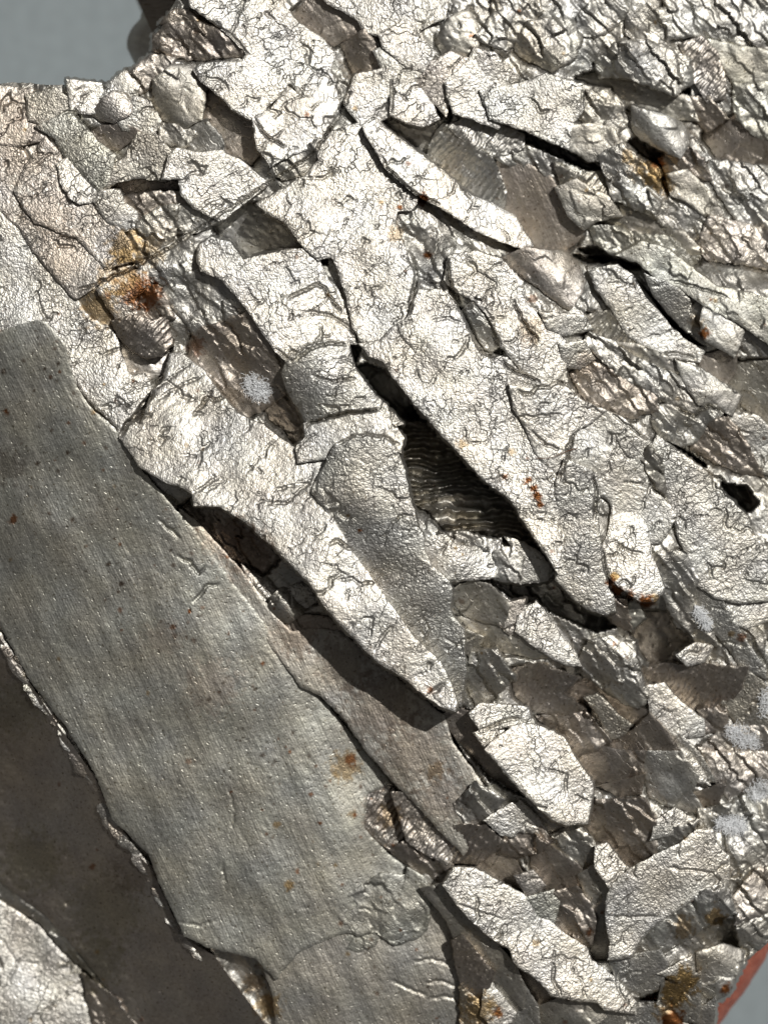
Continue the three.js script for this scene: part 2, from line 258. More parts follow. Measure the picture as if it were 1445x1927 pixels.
knob H -14 -0.176 0.1 r g 6| 1040,140 1150,130 1240,170 1250,205 1160,215 1090,195
rough_lump H -16 0.062 0.14 r g| 1310,240 1400,210 1445,260 1430,380 1310,358
plate I -20 0.0744 0.12 p g| 20,150 110,190 200,250 260,340 230,370 110,380 110,300 90,220
plate H -38 -0.296 0.12 d o| 1070,460 1120,420 1200,400 1270,420 1370,520 1340,610 1240,590 1150,560
plate H -34 -0.0456 0.12 p m| 1370,520 1445,505 1440,540 1445,540 1445,620 1385,660 1345,620 1345,600
plate I -30 0.124 0.08 p w| 100,580 180,520 220,560 300,690 380,780 400,830 330,820 260,780 160,710 90,650
ledge H -56 -0.26 0.05 s o| 1110,590 1240,610 1400,680 1445,690 1525,720 1610,790 1530,790 1430,765 1260,735 1170,665
chip H -34 -0.198 0.2 p o| 1120,700 1150,670 1220,700 1190,780 1140,760
shard H -30 -0.476 0.15 r g| 1190,790 1300,770 1390,910 1230,1050 1150,930
rough_lump I -66 -0.44 0.1 t b| 60,880 200,850 380,920 300,1000 420,1080 330,1100 180,1080 90,1000
rough_lump I -44 -0.314 0.14 r g 12| 420,830 480,720 600,700 700,730 720,850 760,960 790,1000 740,1060 650,1030 540,950 440,880
chip I -50 -0.198 0.12 p o| 475,1030 510,1020 570,1070 620,1130 680,1170 630,1230 580,1220 540,1110
face I -90 -0.62 0.05 s k| 380,930 470,910 560,1000 690,1080 800,1110 770,1160 690,1170 600,1080 510,1010 450,1020 460,1100 380,1010
rough_lump I -72 -0.44 0.06 r b| 210,1130 440,1110 560,1250 500,1290 390,1330 300,1220
shard I -52 -0.548 0.1 d b| 600,1270 720,1210 800,1130 870,1200 940,1300 900,1330 760,1350 650,1310
shard I -70 -0.512 0.1 d k| 400,1350 520,1300 650,1320 700,1370 660,1460 440,1460
hollow_floor I -130 -0.44 0.1 s k| 720,640 760,570 900,580 1070,720 980,800 1000,850 850,860 760,740
rough_lump I -60 -0.44 0.14 t b| 740,880 880,850 1000,860 1100,850 1200,870 1310,870 1280,970 1200,1060 1100,1080 1000,1060 930,1010 860,930
chip I -24 0.155 0.1 p w| 970,790 1050,740 1120,750 1090,810 1010,832
plate I -44 0.0868 0.06 p w| 800,970 870,960 930,1030 1000,1090 1080,1150 1080,1210 960,1230 890,1180 820,1110
plate I -50 -0.21 0.06 p g| 860,1185 960,1230 1070,1350 1130,1460 1040,1460 960,1330
chip I -36 0.256 0.05 p w| 945,1300 1000,1325 1060,1400 1110,1480 1050,1460 960,1350
rough_lump I -10 -0.235 0.14 r g| 820,250 980,240 1050,380 1010,480 1120,640 1150,720 1060,710 950,600 870,430
plate I -18 -0.223 0.12 p g| 1050,400 1160,460 1200,530 1240,600 1310,720 1400,850 1420,900 1310,850 1240,740 1150,640 1060,520
plate I -14 0.112 0.1 p w| 1230,500 1500,480 1500,560 1330,630 1260,600
knob I -24 -0.248 0.15 r o 8| 1280,640 1400,630 1410,760 1380,820 1310,700
plate I -40 -0.186 0.1 p o| 1210,1050 1320,880 1420,960 1500,1100 1500,1180 1300,1180
shard I -52 -0.35 0.1 r b| 1080,1100 1200,1090 1210,1190 1110,1200
shard I -30 -0.512 0.15 r b| 540,500 660,500 690,640 600,600
chip I -26 -0.144 0.1 s c| 670,530 720,500 750,580 700,630 670,590
rough_lump I -58 -0.108 0.12 r m| 1200,1190 1320,1190 1500,1190 1500,1460 1150,1460 1090,1300
striated_face K -110 0.0248 0.1 t m| 565,170 640,90 760,200 840,370 740,480 680,450 610,400 570,280
striated_face K -86 0.0372 0.1 t m| 765,200 830,195 1000,400 1080,500 1050,560 940,510 840,440
rough_lump K -108 -0.248 0.14 r b| 740,490 850,460 1020,520 1060,580 1030,690 940,700 880,600
flake K -94 0.0124 0.06 d c| 250,780 500,760 690,640 800,650 830,760 740,860 690,920 560,950 500,920 380,920 320,870
flake K -101 0.0124 0.1 d c| 690,950 800,770 840,620 910,660 940,760 920,920 860,970 760,1000
flake K -106 0.0186 0.1 d c| 450,1010 560,960 660,960 640,1010 560,1038
slope_face K -78 -0.4 0.06 d o| 930,720 1020,700 1180,880 1280,1000 1400,1130 1445,1240 1445,1340 1300,1180 1100,980 1060,880
shard K -78 -0.44 0.1 t b| 1090,1000 1120,980 1280,1170 1250,1260 1240,1340 1140,1250 1110,1130
rubble_chip K -100 -0.18 0.1 r y| 1130,1270 1240,1340 1240,1500 1130,1500
chip K -84 0.186 0.08 p w| 1260,1200 1400,1390 1390,1430 1300,1440 1240,1390
blade 0 -48 0.243 0.04 p w| 836,1666 854,1635 892,1635 940,1662 985,1685 997,1705 1010,1728 1035,1735 1060,1760 1100,1783 1111,1808 1139,1828 1166,1853 1194,1887 1194,1905 1139,1899 1125,1884 1076,1880 1038,1870 1018,1846 969,1811 959,1783 945,1776 919,1759 892,1735 861,1700
cleft K -110 -0.44 0.1 d k| 1085,545 1280,515 1340,480 1450,640 1460,740 1330,690 1190,620
rough_lump K -74 -0.44 0.12 t b| 1020,380 1250,380 1330,460 1200,560 1090,550 1060,450
rough_lump K -60 -0.26 0.12 r g| 1090,260 1200,150 1330,230 1260,340 1150,390 1060,350
plate K -52 0.0868 0.12 p w| 1270,340 1400,260 1445,250 1415,220 1415,230 1525,330 1565,400 1425,380 1400,410 1340,400
rough_lump L -66 -0.368 0.12 r b| 0,430 120,390 200,390 250,450 190,500 60,520 0,500
plate L -24 0.08 0.06 p w| 830,540 960,480 1060,400 1130,400 1160,480 1220,540 1220,680 1060,740 920,830 830,890 740,980 690,1070 590,1080 600,1000 570,880 580,760 600,690 700,610
chip L -26 0.285 0.04 p w| 520,490 560,480 640,580 680,620 640,670 590,690 520,590
rough_lump L -66 -0.548 0.12 r b| 480,240 760,230 820,330 830,500 790,580 690,610 610,520 520,450 470,360
face L -78 -0.44 0.1 d k| 170,530 240,480 300,520 420,610 410,690 290,720 210,680 180,610
rough_lump L -62 -0.35 0.14 r o| 270,440 370,380 470,440 510,520 500,590 430,610 320,520
plate L -72 -0.44 0.1 d o| 430,640 510,590 590,700 570,780 550,870 600,1000 560,1070 470,1070 460,1000 520,880 470,760
plate L -62 -0.35 0.1 r b| 290,740 400,715 460,790 490,880 470,1000 430,1020 330,950 275,880
chip L -58 0.062 0.1 p c| 150,770 270,735 290,780 270,880 190,860
chip L -60 -0.0952 0.15 p m| 90,650 160,630 210,690 150,750
plate L -44 -0.296 0.1 d g| 770,-20 960,-20 1050,100 1010,190 1090,290 980,260 900,240 820,200 780,90
shard L -72 -0.512 0.1 r k| 410,-20 760,-20 740,80 540,140 470,100
shard L -64 -0.584 0.12 d k| 540,150 750,110 740,180 640,190
chip L -30 0.0992 0.14 p w| 830,420 845,350 940,290 1020,340 930,395
ledge L -36 -0.248 0.2 r g| 830,430 900,402 1050,350 960,480 830,490
chip L -30 -0.198 0.1 r g| 1080,290 1230,260 1170,340 1080,360
shard L -50 -0.53 0.12 d b| 1050,200 1190,160 1160,230 1080,250
rough_lump L -48 0.0372 0.1 r m| 1110,-20 1500,-20 1500,120 1310,150 1240,200 1180,130
plate L -40 0.062 0.12 r g| 1230,420 1380,330 1500,380 1420,520 1260,620 1240,500
plate L -50 0.0372 0.12 r m| 1270,760 1380,620 1500,590 1500,800 1280,880
rough_lump L -46 -0.198 0.2 r g| 700,1070 800,930 900,840 1050,750 1200,700 1250,830 1150,850 1030,950 940,1010 850,1060
rough_lump L -60 -0.186 0.14 p g| 600,1100 850,1060 880,1120 860,1200 800,1260 680,1290 640,1230
chip L -50 0.0744 0.2 p w| 870,1170 1020,1100 1030,1170 960,1200
plate L -74 -0.198 0.14 p g| 880,1230 1060,1180 1060,1300 1050,1420 920,1400 860,1340
knob L -84 -0.036 0.14 d g 18| 1070,1070 1200,1030 1300,1060 1275,1150 1215,1270 1150,1305 1080,1250
rough_lump L -84 -0.198 0.14 p g| 560,1375 720,1350 720,1500 540,1500
chip L -84 -0.198 0.14 p g| 730,1370 850,1350 850,1500 730,1500
chip L -94 -0.223 0.14 p g| 1060,1390 1145,1325 1125,1500 1050,1500
knob L -90 -0.26 0.14 s o 10| 860,1400 920,1390 960,1450 960,1500 860,1500
strip L -108 -0.62 0.1 d b| -20,1040 40,1040 70,1115 210,1220 280,1290 190,1360 60,1220
ledge L -90 -0.35 0.14 d o 14| 190,1370 330,1310 520,1330 550,1400 500,1440 300,1500 200,1500
plate L -104 -0.35 0.1 d g| -60,1100 0,1150 100,1230 180,1360 190,1500 -60,1500
`;
// clefts and holes cut into the body: depth tile outline
const HOLES = `
-190 0| 667,690 690,683 730,698 775,752 826,810 871,858 912,903 964,942 1000,1003 1045,1075 1000,1040 930,1010 850,985 800,960 765,880 745,830 750,800 700,745
-60 0| 648,640 680,655 668,690 655,668
-110 C| 0,670 120,720 340,810 480,870 560,940 560,980 400,900 200,820 0,740
-110 B| 1300,680 1445,700 1445,740 1330,700
-80 C| 680,770 760,730 830,800 880,850 910,950 850,900 740,840
-80 C| 560,410 700,420 820,470 960,500 1020,470 1010,560 760,480
-90 C| 400,1350 540,1340 620,1400 760,1460 640,1460 480,1400
-90 F| 380,0 640,10 720,80 620,60 460,50
-90 F| 700,120 820,240 960,390 1090,500 1060,530 900,400 760,220
-120 F| 860,1000 960,1040 1110,1140 1080,1160 960,1090
-140 F| 1190,1240 1330,1260 1390,1350 1330,1400 1220,1380
-110 0| 1120,1190 1160,1180 1060,1090 1000,1085 900,1085 850,1090 880,1100 940,1110 965,1130 1010,1140
-120 0| 595,1200 640,1185 700,1240 760,1290 840,1345 860,1400 880,1440 800,1400 700,1300 640,1240
-50 L| 1040,950 1150,860 1250,880 1290,1060 1100,1030
-110 L| 700,1295 850,1270 860,1320 720,1320
-100 L| 880,1170 950,1200 1020,1180 920,1230
`;
const CRACKS = `
6 14 E| 1040,30 1050,140 1090,220 1140,330 1190,440 1230,520 1290,550 1345,520
4 10 F| 0,575 40,620 120,655 200,690
4 9 E| 880,110 940,150 1020,160
3.5 9 E| 1400,250 1440,330 1500,420 1540,470
3.5 8 B| 690,850 720,920 800,990 870,1055 1000,1110
3.5 8 F| 490,1190 510,1290 500,1440
3.5 8 I| 545,220 560,340 600,420
3 8 F| 300,1230 345,1125 390,965
6 16 D| 655,980 700,915 745,870 790,800 830,745
3.5 9 A| 410,600 440,660 520,720
3.5 8 B| 740,440 745,530 740,610
3 7 B| 455,400 450,480 470,540
3.5 8 B| 0,650 40,720 90,760 160,800
3.2 26 E| 285,922 400,882 540,852 655,846
3 7 E| 110,510 190,572
4 9 E| 180,235 340,160 380,185 430,270 470,310
3 6 E| 270,310 390,320 500,380 540,440
4 9 E| 200,580 300,510 400,480 500,490
3 7 E| 310,650 410,690 540,670
3 7 E| 450,1030 520,990 600,975 700,985 780,1030
3 6 E| 60,1355 170,1345 300,1230 310,1180
4 8 E| 840,320 855,200 880,110 850,20
3 5 E| 960,360 1050,340 1130,380
3 9 0| 148,548 250,505 330,460 420,400 520,335 590,290 640,215 660,170
2.6 6 A| 1330,0 1290,110 1255,185
2.6 6 A| 1000,30 1250,185 1350,292
3 7 D| 555,548 650,508
2.6 5 D| 850,730 930,670 1040,580
2.6 5 D| 850,790 940,730 1110,650
4 9 D| 1220,770 1165,790 1130,775 1060,860
3 7 D| 600,800 650,815 700,825 725,795
3 6 D| 1060,1290 1120,1250 1190,1210
4 8 F| 80,740 150,765 190,720 250,720 300,690 380,715
3 6 F| 100,870 180,880 320,865
3 6 F| 160,960 230,1030 320,1060
3 6 F| 590,860 700,940 790,1010
2.6 6 F| 920,140 1050,170 1230,235
3 6 F| 880,540 960,540 1060,560
4 10 F| 940,820 1040,880 1110,820 1190,850
3 7 F| 360,1120 350,1050 390,970
3 6 H| 450,380 520,370 570,400 640,390
3 6 H| 690,200 720,110 780,40 860,30
3 5 H| 650,760 700,670 770,620
3 5 H| 890,640 930,710
5 10 H| 410,180 450,170 520,210
3 7 G| 860,50 980,150
3.5 7 G| 970,250 1030,280 1080,350 1120,310
3.5 6 G| 1060,500 1130,410 1190,405
3 2.8 K| 550,810 640,835
3.5 3.3 K| 740,1210 860,1260 930,1290
3.5 3.9 K| 930,1220 1010,1210 1130,1250
3.5 3.9 K| 950,1310 1040,1290 1150,1340
3.5 3.3 K| 860,1110 970,1090 1100,1140
2.6 3 J| 1210,570 1220,690
2.6 2 J| 950,880 1030,900 1080,910 1200,880
2.6 2 J| 1260,400 1275,280 1240,150
3 5 L| 570,860 700,865 850,860
3 5 L| 910,600 1130,620
3.5 6 L| 270,1110 280,1220 320,1290
3 6 I| 1310,380 1450,410
3 5 I| 600,170 700,230 760,240
3 6 L| 350,80 345,200
3.5 7 H| 1230,1200 1350,1150 1445,1130
2.6 2 J| 0,980 90,1100 200,1120 320,1020
2.6 2 J| 400,1310 440,1280 510,1275
3 5 C| 430,480 440,600
3 2.8 K| 1100,790 1250,850 1340,870
`;
// rust and dirt: x y radius strength colour
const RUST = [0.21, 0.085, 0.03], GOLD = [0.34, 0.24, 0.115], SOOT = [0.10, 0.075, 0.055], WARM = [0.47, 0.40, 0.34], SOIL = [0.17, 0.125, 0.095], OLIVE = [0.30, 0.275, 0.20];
const STAINS = [
  [255, 545, 40, 0.9, RUST], [225, 520, 45, 0.6, GOLD], [280, 555, 30, 0.9, RUST], [240, 465, 40, 0.75, GOLD], [190, 580, 40, 0.7, GOLD], [275, 470, 40, 0.5, GOLD], [235, 480, 20, 0.8, GOLD], [370, 650, 20, 0.6, RUST],
  [1010, 935, 12, 1, RUST], [993, 905, 9, 1, RUST], [1003, 920, 8, 1, RUST], [1015, 950, 7, 1, RUST], [960, 850, 9, 0.7, GOLD], [870, 835, 12, 0.7, GOLD], [950, 895, 7, 0.9, RUST],
  [795, 375, 13, 1, RUST], [750, 390, 8, 1, RUST], [806, 482, 10, 1, RUST], [745, 440, 18, 0.6, GOLD], [1200, 315, 26, 0.6, GOLD], [1230, 325, 30, 0.95, GOLD], [1245, 345, 24, 0.9, GOLD], [1180, 295, 16, 0.7, GOLD], [1237, 305, 14, 0.9, RUST],
  [1325, 628, 12, 1, RUST], [1310, 608, 16, 0.6, GOLD], [1157, 1085, 12, 1, GOLD], [1160, 1110, 14, 1, RUST], [1185, 1120, 12, 0.9, RUST], [1215, 1130, 16, 1, RUST], [1150, 1095, 10, 0.9, RUST], [1235, 1125, 10, 0.8, GOLD],
  [325, 1180, 7, 1, RUST], [357, 1151, 4, 1, RUST], [25, 977, 10, 0.9, RUST], [12, 775, 8, 1, RUST], [15, 880, 40, 0.5, SOOT], [400, 1290, 60, 0.45, WARM], [650, 1440, 34, 0.7, GOLD], [660, 1432, 14, 0.9, RUST], [545, 1665, 12, 0.9, GOLD], [522, 1552, 9, 0.8, GOLD], [662, 1533, 10, 0.6, GOLD], [560, 1640, 6, 0.8, RUST],
  [723, 1530, 45, 0.55, WARM], [735, 1535, 26, 0.6, GOLD], [820, 1450, 20, 0.6, GOLD], [810, 1297, 8, 0.9, RUST], [677, 998, 5, 1, RUST], [310, 1200, 40, 0.35, WARM], [470, 1050, 60, 0.5, WARM], [560, 1190, 50, 0.5, WARM], [420, 1010, 50, 0.6, WARM],
  [935, 1905, 12, 1, RUST], [925, 1890, 10, 0.8, GOLD], [900, 1900, 36, 0.8, GOLD], [1110, 1752, 9, 0.9, RUST], [1008, 1775, 9, 0.7, GOLD], [1270, 1870, 36, 1, GOLD], [1290, 1845, 30, 1, GOLD], [1255, 1905, 26, 0.8, GOLD], [1265, 1920, 26, 1, RUST], [1365, 1860, 11, 1, RUST], [1345, 1725, 22, 0.9, GOLD], [1285, 1745, 24, 0.7, GOLD],
  [1105, 680, 26, 0.5, WARM], [1000, 620, 30, 0.4, GOLD], [990, 640, 20, 0.35, WARM], [985, 500, 40, 0.35, WARM], [1395, 1200, 10, 0.8, RUST], [505, 1895, 30, 0.8, GOLD], [480, 1850, 22, 0.6, GOLD], [1000, 560, 12, 0.6, RUST],
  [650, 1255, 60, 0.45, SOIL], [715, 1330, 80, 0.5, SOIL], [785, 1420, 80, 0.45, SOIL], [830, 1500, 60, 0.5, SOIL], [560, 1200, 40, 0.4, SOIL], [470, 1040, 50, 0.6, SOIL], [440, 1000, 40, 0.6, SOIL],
  [60, 1620, 70, 0.6, OLIVE], [200, 1710, 80, 0.5, OLIVE], [30, 1330, 60, 0.5, OLIVE], [250, 1640, 50, 0.4, SOIL], [180, 1810, 60, 0.6, OLIVE],
  [40, 280, 70, 0.4, WARM], [90, 390, 60, 0.45, WARM], [120, 470, 60, 0.4, WARM], [15, 215, 40, 0.5, WARM],
];
for (let i = 0; i < 150; i++) { const t = rnd(), u = 20 + 800 * t + 120 * (rnd() - 0.5), v = 640 + 1150 * t + 420 * (rnd() - 0.35); STAINS.push([u, v, 2.5 + 4.5 * rnd() * rnd(), 0.6 + 0.4 * rnd(), rnd() < 0.25 ? RUST : rnd() < 0.5 ? SOIL : SOOT]); } // specks on the big plate
for (let i = 0; i < 110; i++) STAINS.push([rnd() * 1445, rnd() * 1927, 3 + 6 * rnd() * rnd(), 0.5 + 0.4 * rnd(), rnd() < 0.4 ? GOLD : rnd() < 0.4 ? RUST : SOIL]);
const parse = (txt) => txt.trim().split('\n').map((l) => {
  const [head, pts] = l.split('|'), h = head.trim().split(/\s+/);
  return { h, pts: (tile) => pts.trim().split(/\s+/).map((q) => { const [x, y] = q.split(',').map(Number); return tile === '0' ? [x, y] : [TILES[tile][0] + x / Z, TILES[tile][1] + y / Z]; }) };
});
const NX = 0.78, NY = -0.626, AX = 0.626, AY = 0.78; // across the blades (to upper right) and along them (to lower right)
const terrain = (u, v) => { const q = u * NX + v * NY + 150; return -0.13 * (q > 0 ? q * q / (q + 90) : 0) - 45 * clamp((u - 850) / 550) * clamp((v - 1050) / 700); };
function point(u, v, h, o, i) { const k = (DIST - h) / DIST; o[i] = (u - CX) * k * S; o[i + 1] = (h + BASE) * S; o[i + 2] = (v - CY) * k * S; }
const BASE = 760; // thickness of the specimen below the plan's zero

// distance to the crack lines
const cracks = parse(CRACKS).map(({ h, pts }) => {
  const w = Math.max(1.8, +h[0] * 0.66), depth = +h[1] * 1.15, raw = pts(h[2]), p = [];
  for (let i = 0; i < raw.length - 1; i++) { const n = Math.max(1, Math.ceil(Math.hypot(raw[i + 1][0] - raw[i][0], raw[i + 1][1] - raw[i][1]) / 5));
    for (let k = 0; k < n; k++) p.push([raw[i][0] + (raw[i + 1][0] - raw[i][0]) * k / n, raw[i][1] + (raw[i + 1][1] - raw[i][1]) * k / n]); }
  p.push(raw[raw.length - 1]);
  for (const q of p) { const a = noise(q[0] / 11, q[1] / 11) * 3.2, b = noise(q[0] / 11 + 40, q[1] / 11) * 3.2; q[0] += a; q[1] += b; }
  return { w, depth, p };
});
const CG = 32, crackGrid = new Map();
for (const c of cracks) for (let i = 0; i < c.p.length - 1; i++) {
  const s = { a: c.p[i], b: c.p[i + 1], w: c.w, depth: c.depth * Math.min(1, 0.35 + 0.25 * Math.min(i, c.p.length - 2 - i)) };
  const x0 = Math.floor((Math.min(s.a[0], s.b[0]) - 12) / CG), x1 = Math.floor((Math.max(s.a[0], s.b[0]) + 12) / CG), y0 = Math.floor((Math.min(s.a[1], s.b[1]) - 12) / CG), y1 = Math.floor((Math.max(s.a[1], s.b[1]) + 12) / CG);
  for (let y = y0; y <= y1; y++) for (let x = x0; x <= x1; x++) { const k = y * 1000 + x; if (!crackGrid.has(k)) crackGrid.set(k, []); crackGrid.get(k).push(s); }
}
function segDist(px, py, a, b) { const dx = b[0] - a[0], dy = b[1] - a[1], t = clamp(((px - a[0]) * dx + (py - a[1]) * dy) / (dx * dx + dy * dy + 1e-9)); return Math.hypot(px - a[0] - t * dx, py - a[1] - t * dy); }
function crackDepth(u, v) { const l = crackGrid.get(Math.floor(v / CG) * 1000 + Math.floor(u / CG)); if (!l) return 0; let m = 0; for (const s of l) { const d = segDist(u, v, s.a, s.b) / s.w; if (d < 2) m = Math.max(m, s.depth * Math.exp(-d * d * 2.2)); } return m; }

// fine relief of each kind of surface, in plan units of height
function tilted(u, v, sx, sy, slope, fissure = 0) { const c = voro(u / sx, v / sy); return slope * (c.dx * sx * (HV[c.h] - 0.5) + c.dy * sy * (HV[c.g] - 0.5)) * 2 - Math.max(0, 0.10 - (c.f2 - c.f1)) * fissure; }
function relief(style, u, v, small) {
  const q = u * NX + v * NY, p = u * AX + v * AY;
  switch (style) {
    case 'f': case 'p': {
      let h = 5 * fbm(u / 150, v / 150, 2) + 0.45 * noise(q / 34 + 1.2 * noise(u / 50, v / 50), p / 8) + tilted(u + 4 * noise(u / 9, v / 9), v + 4 * noise(u / 9 + 7, v / 9), 15, 11, 0.05, 3) + 0.36 * noise(u / 5.5, v / 5.5);
      const c = voro((q + 14 * noise(u / 25, v / 25)) / 95, (p + 14 * noise(u / 25 + 5, v / 25)) / 48); h -= 5 * smooth(0.055, 0.01, c.f2 - c.f1) * smooth(-0.1, 0.3, noise(u / 60 + 3, v / 60)); return h;
    }
    case 'd': if (small) return 4 * fbm(u / 70, v / 70, 2) + tilted(u * NX + v * NY + 5 * noise(u / 14, v / 14), u * AX + v * AY, 34, 60, 0.07, 2) + 0.3 * noise(q / 7, p / 30) + 0.3 * noise(u / 5.5, v / 5.5); return 6 * fbm(u / 240, v / 240, 2) + 0.22 * noise((0.91 * u - 0.41 * v) / 9, (0.41 * u + 0.91 * v) / 70) + 0.8 * noise((0.91 * u - 0.41 * v) / 30, (0.41 * u + 0.91 * v) / 150) + tilted(u + 3 * noise(u / 9, v / 9), v, 11, 15, 0.03) + 0.28 * noise(u / 5.5, v / 5.5) + 0.2 * noise(u / 14, v / 14);
    case 's': return 5 * fbm(u / 110, v / 110, 2) + 0.9 * noise(q / 12, p / 60) + 0.8 * noise((u + 0.2 * v) / 50, (v - 0.2 * u) / 9) + 0.25 * noise(u / 5, v / 5) - 3 * smooth(0.55, 0.8, noise(u / 11, v / 11));
    case 't': { const w = p + 0.25 * q + 7 * noise(u / 40, v / 40) + 3 * noise(u / 14, v / 14), f = w / 11 - Math.floor(w / 11); return 3.2 * Math.pow(f, 2.2) + 5 * fbm(u / 80, v / 80, 2) + 0.8 * noise(u / 5, v / 5) + 2 * noise(u / 18, v / 18); }
    default: { const a = u + 5 * noise(u / 16, v / 16), b = v + 5 * noise(u / 16 + 9, v / 16); const aq = a * NX + b * NY, ap = a * AX + b * AY; // splintered flakes, drawn out along the blades
      const c = voro(aq / 22, ap / 90); let h = 0.34 * (c.dx * 22 * (HV[c.h] - 0.5) + c.dy * 90 * 0.3 * (HV[c.g] - 0.5)) * 2 + 4.5 * (HV[(c.h * 3 + 11) & 255] - 0.5);
      const e = voro(aq / 11 + 40, ap / 24); h += 0.14 * (e.dx * 11 * (HV[e.h] - 0.5) + e.dy * 24 * 0.5 * (HV[e.g] - 0.5)) * 2 + 1.3 * (HV[(e.h * 5 + 7) & 255] - 0.5);
      return h + 6 * fbm(u / 80, v / 80, 2) + 0.5 * noise(q / 5, p / 22) + 0.3 * noise(u / 5.5, v / 5.5); }
  }
}
function lamellae(u, v) { // thin upright leaves with gaps between them
  const w = v - 0.02 * u - 0.0004 * (u - 860) * (u - 860) + 13 * noise(u / 70, v / 60) + 4 * noise(u / 17, v / 30), k = Math.floor(w / 19), f = w / 19 - k, tall = (40 + 26 * HV[(k * 37 + 11) & 255] + 9 * noise(u / 28, k * 3.7)) * (0.55 + 0.45 * smooth(-0.3, 0.15, noise(u / 34 + k * 7.7, v / 40)));
  return tall * Math.exp(-((f - 0.6) ** 2) / 0.02) + 4 * f - 6 + 1.2 * noise(u / 6, v / 6); }

// ------------------------------------------------------------------ colours of the metal skin, with rust and dirt where they lie
function skin(tint, u, v, out, i) {
  const a = 1 + 0.10 * noise(u / 45, v / 45) + 0.10 * noise(u / 9, v / 9) , w = 0.04 * noise(u / 80 + 9, v / 80);
  let r = tint[0] * a * (1 + w), g = tint[1] * a, b = tint[2] * a * (1 - w * 1.4);
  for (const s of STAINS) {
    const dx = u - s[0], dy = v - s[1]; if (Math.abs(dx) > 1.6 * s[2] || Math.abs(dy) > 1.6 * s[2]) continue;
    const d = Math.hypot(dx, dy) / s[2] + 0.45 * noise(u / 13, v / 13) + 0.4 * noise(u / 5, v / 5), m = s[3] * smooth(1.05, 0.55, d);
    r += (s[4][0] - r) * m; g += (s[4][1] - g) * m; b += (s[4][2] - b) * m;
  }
  out[i] = clamp(r, 0.01, 0.95); out[i + 1] = clamp(g, 0.01, 0.95); out[i + 2] = clamp(b, 0.01, 0.95);
}

// ------------------------------------------------------------------ mesh of one broken piece: a relief top inside a ragged outline, and fracture walls round it
function ragged(poly, amp, grow = 0) {
  const out = []; let A = 0; for (let i = 0; i < poly.length; i++) { const p = poly[i], q = poly[(i + 1) % poly.length]; A += p[0] * q[1] - q[0] * p[1]; } grow *= Math.sign(A);
  if (grow) { const c = poly.filter((p, i) => { const q = poly[(i + 1) % poly.length]; return Math.hypot(p[0] - q[0], p[1] - q[1]) > 0.5; }), N = c.length; poly = c.map((p, i) => { const a = c[(i + N - 1) % N], b = c[(i + 1) % N], l1 = Math.hypot(p[0] - a[0], p[1] - a[1]), l2 = Math.hypot(b[0] - p[0], b[1] - p[1]), n1 = [(p[1] - a[1]) / l1, (a[0] - p[0]) / l1], n2 = [(b[1] - p[1]) / l2, (p[0] - b[0]) / l2], d = Math.max(0.45, 1 + n1[0] * n2[0] + n1[1] * n2[1]); return [p[0] + grow * (n1[0] + n2[0]) / d, p[1] + grow * (n1[1] + n2[1]) / d]; }); }
  for (let i = 0; i < poly.length; i++) {
    const a = poly[i], b = poly[(i + 1) % poly.length], L = Math.hypot(b[0] - a[0], b[1] - a[1]); if (L < 0.5) continue;
    const n = Math.max(1, Math.round(L / 5)), nx = (b[1] - a[1]) / L, ny = -(b[0] - a[0]) / L;
    for (let k = 0; k < n; k++) { const t = k / n, x = a[0] + (b[0] - a[0]) * t, y = a[1] + (b[1] - a[1]) * t; const d = amp * (0.45 * noise(x / 26, y / 26) + 0.6 * noise(x / 9 + 3, y / 9) + 0.5 * noise(x / 4.1, y / 4.1 + 8)); out.push([x + nx * d, y + ny * d]); }
  }
  return out;
}
function inside(poly, x, y) { let c = false; for (let i = 0, j = poly.length - 1; i < poly.length; j = i++) { const a = poly[i], b = poly[j]; if ((a[1] > y) !== (b[1] > y) && x < (b[0] - a[0]) * (y - a[1]) / (b[1] - a[1]) + a[0]) c = !c; } return c; }
const R = 3, RX0 = -150, RY0 = -150, RW = Math.ceil((1445 + 300) / R), RH = Math.ceil((1927 + 300) / R), cover = new Float32Array(RW * RH).fill(1e6), topmost = new Float32Array(RW * RH).fill(-1e6);

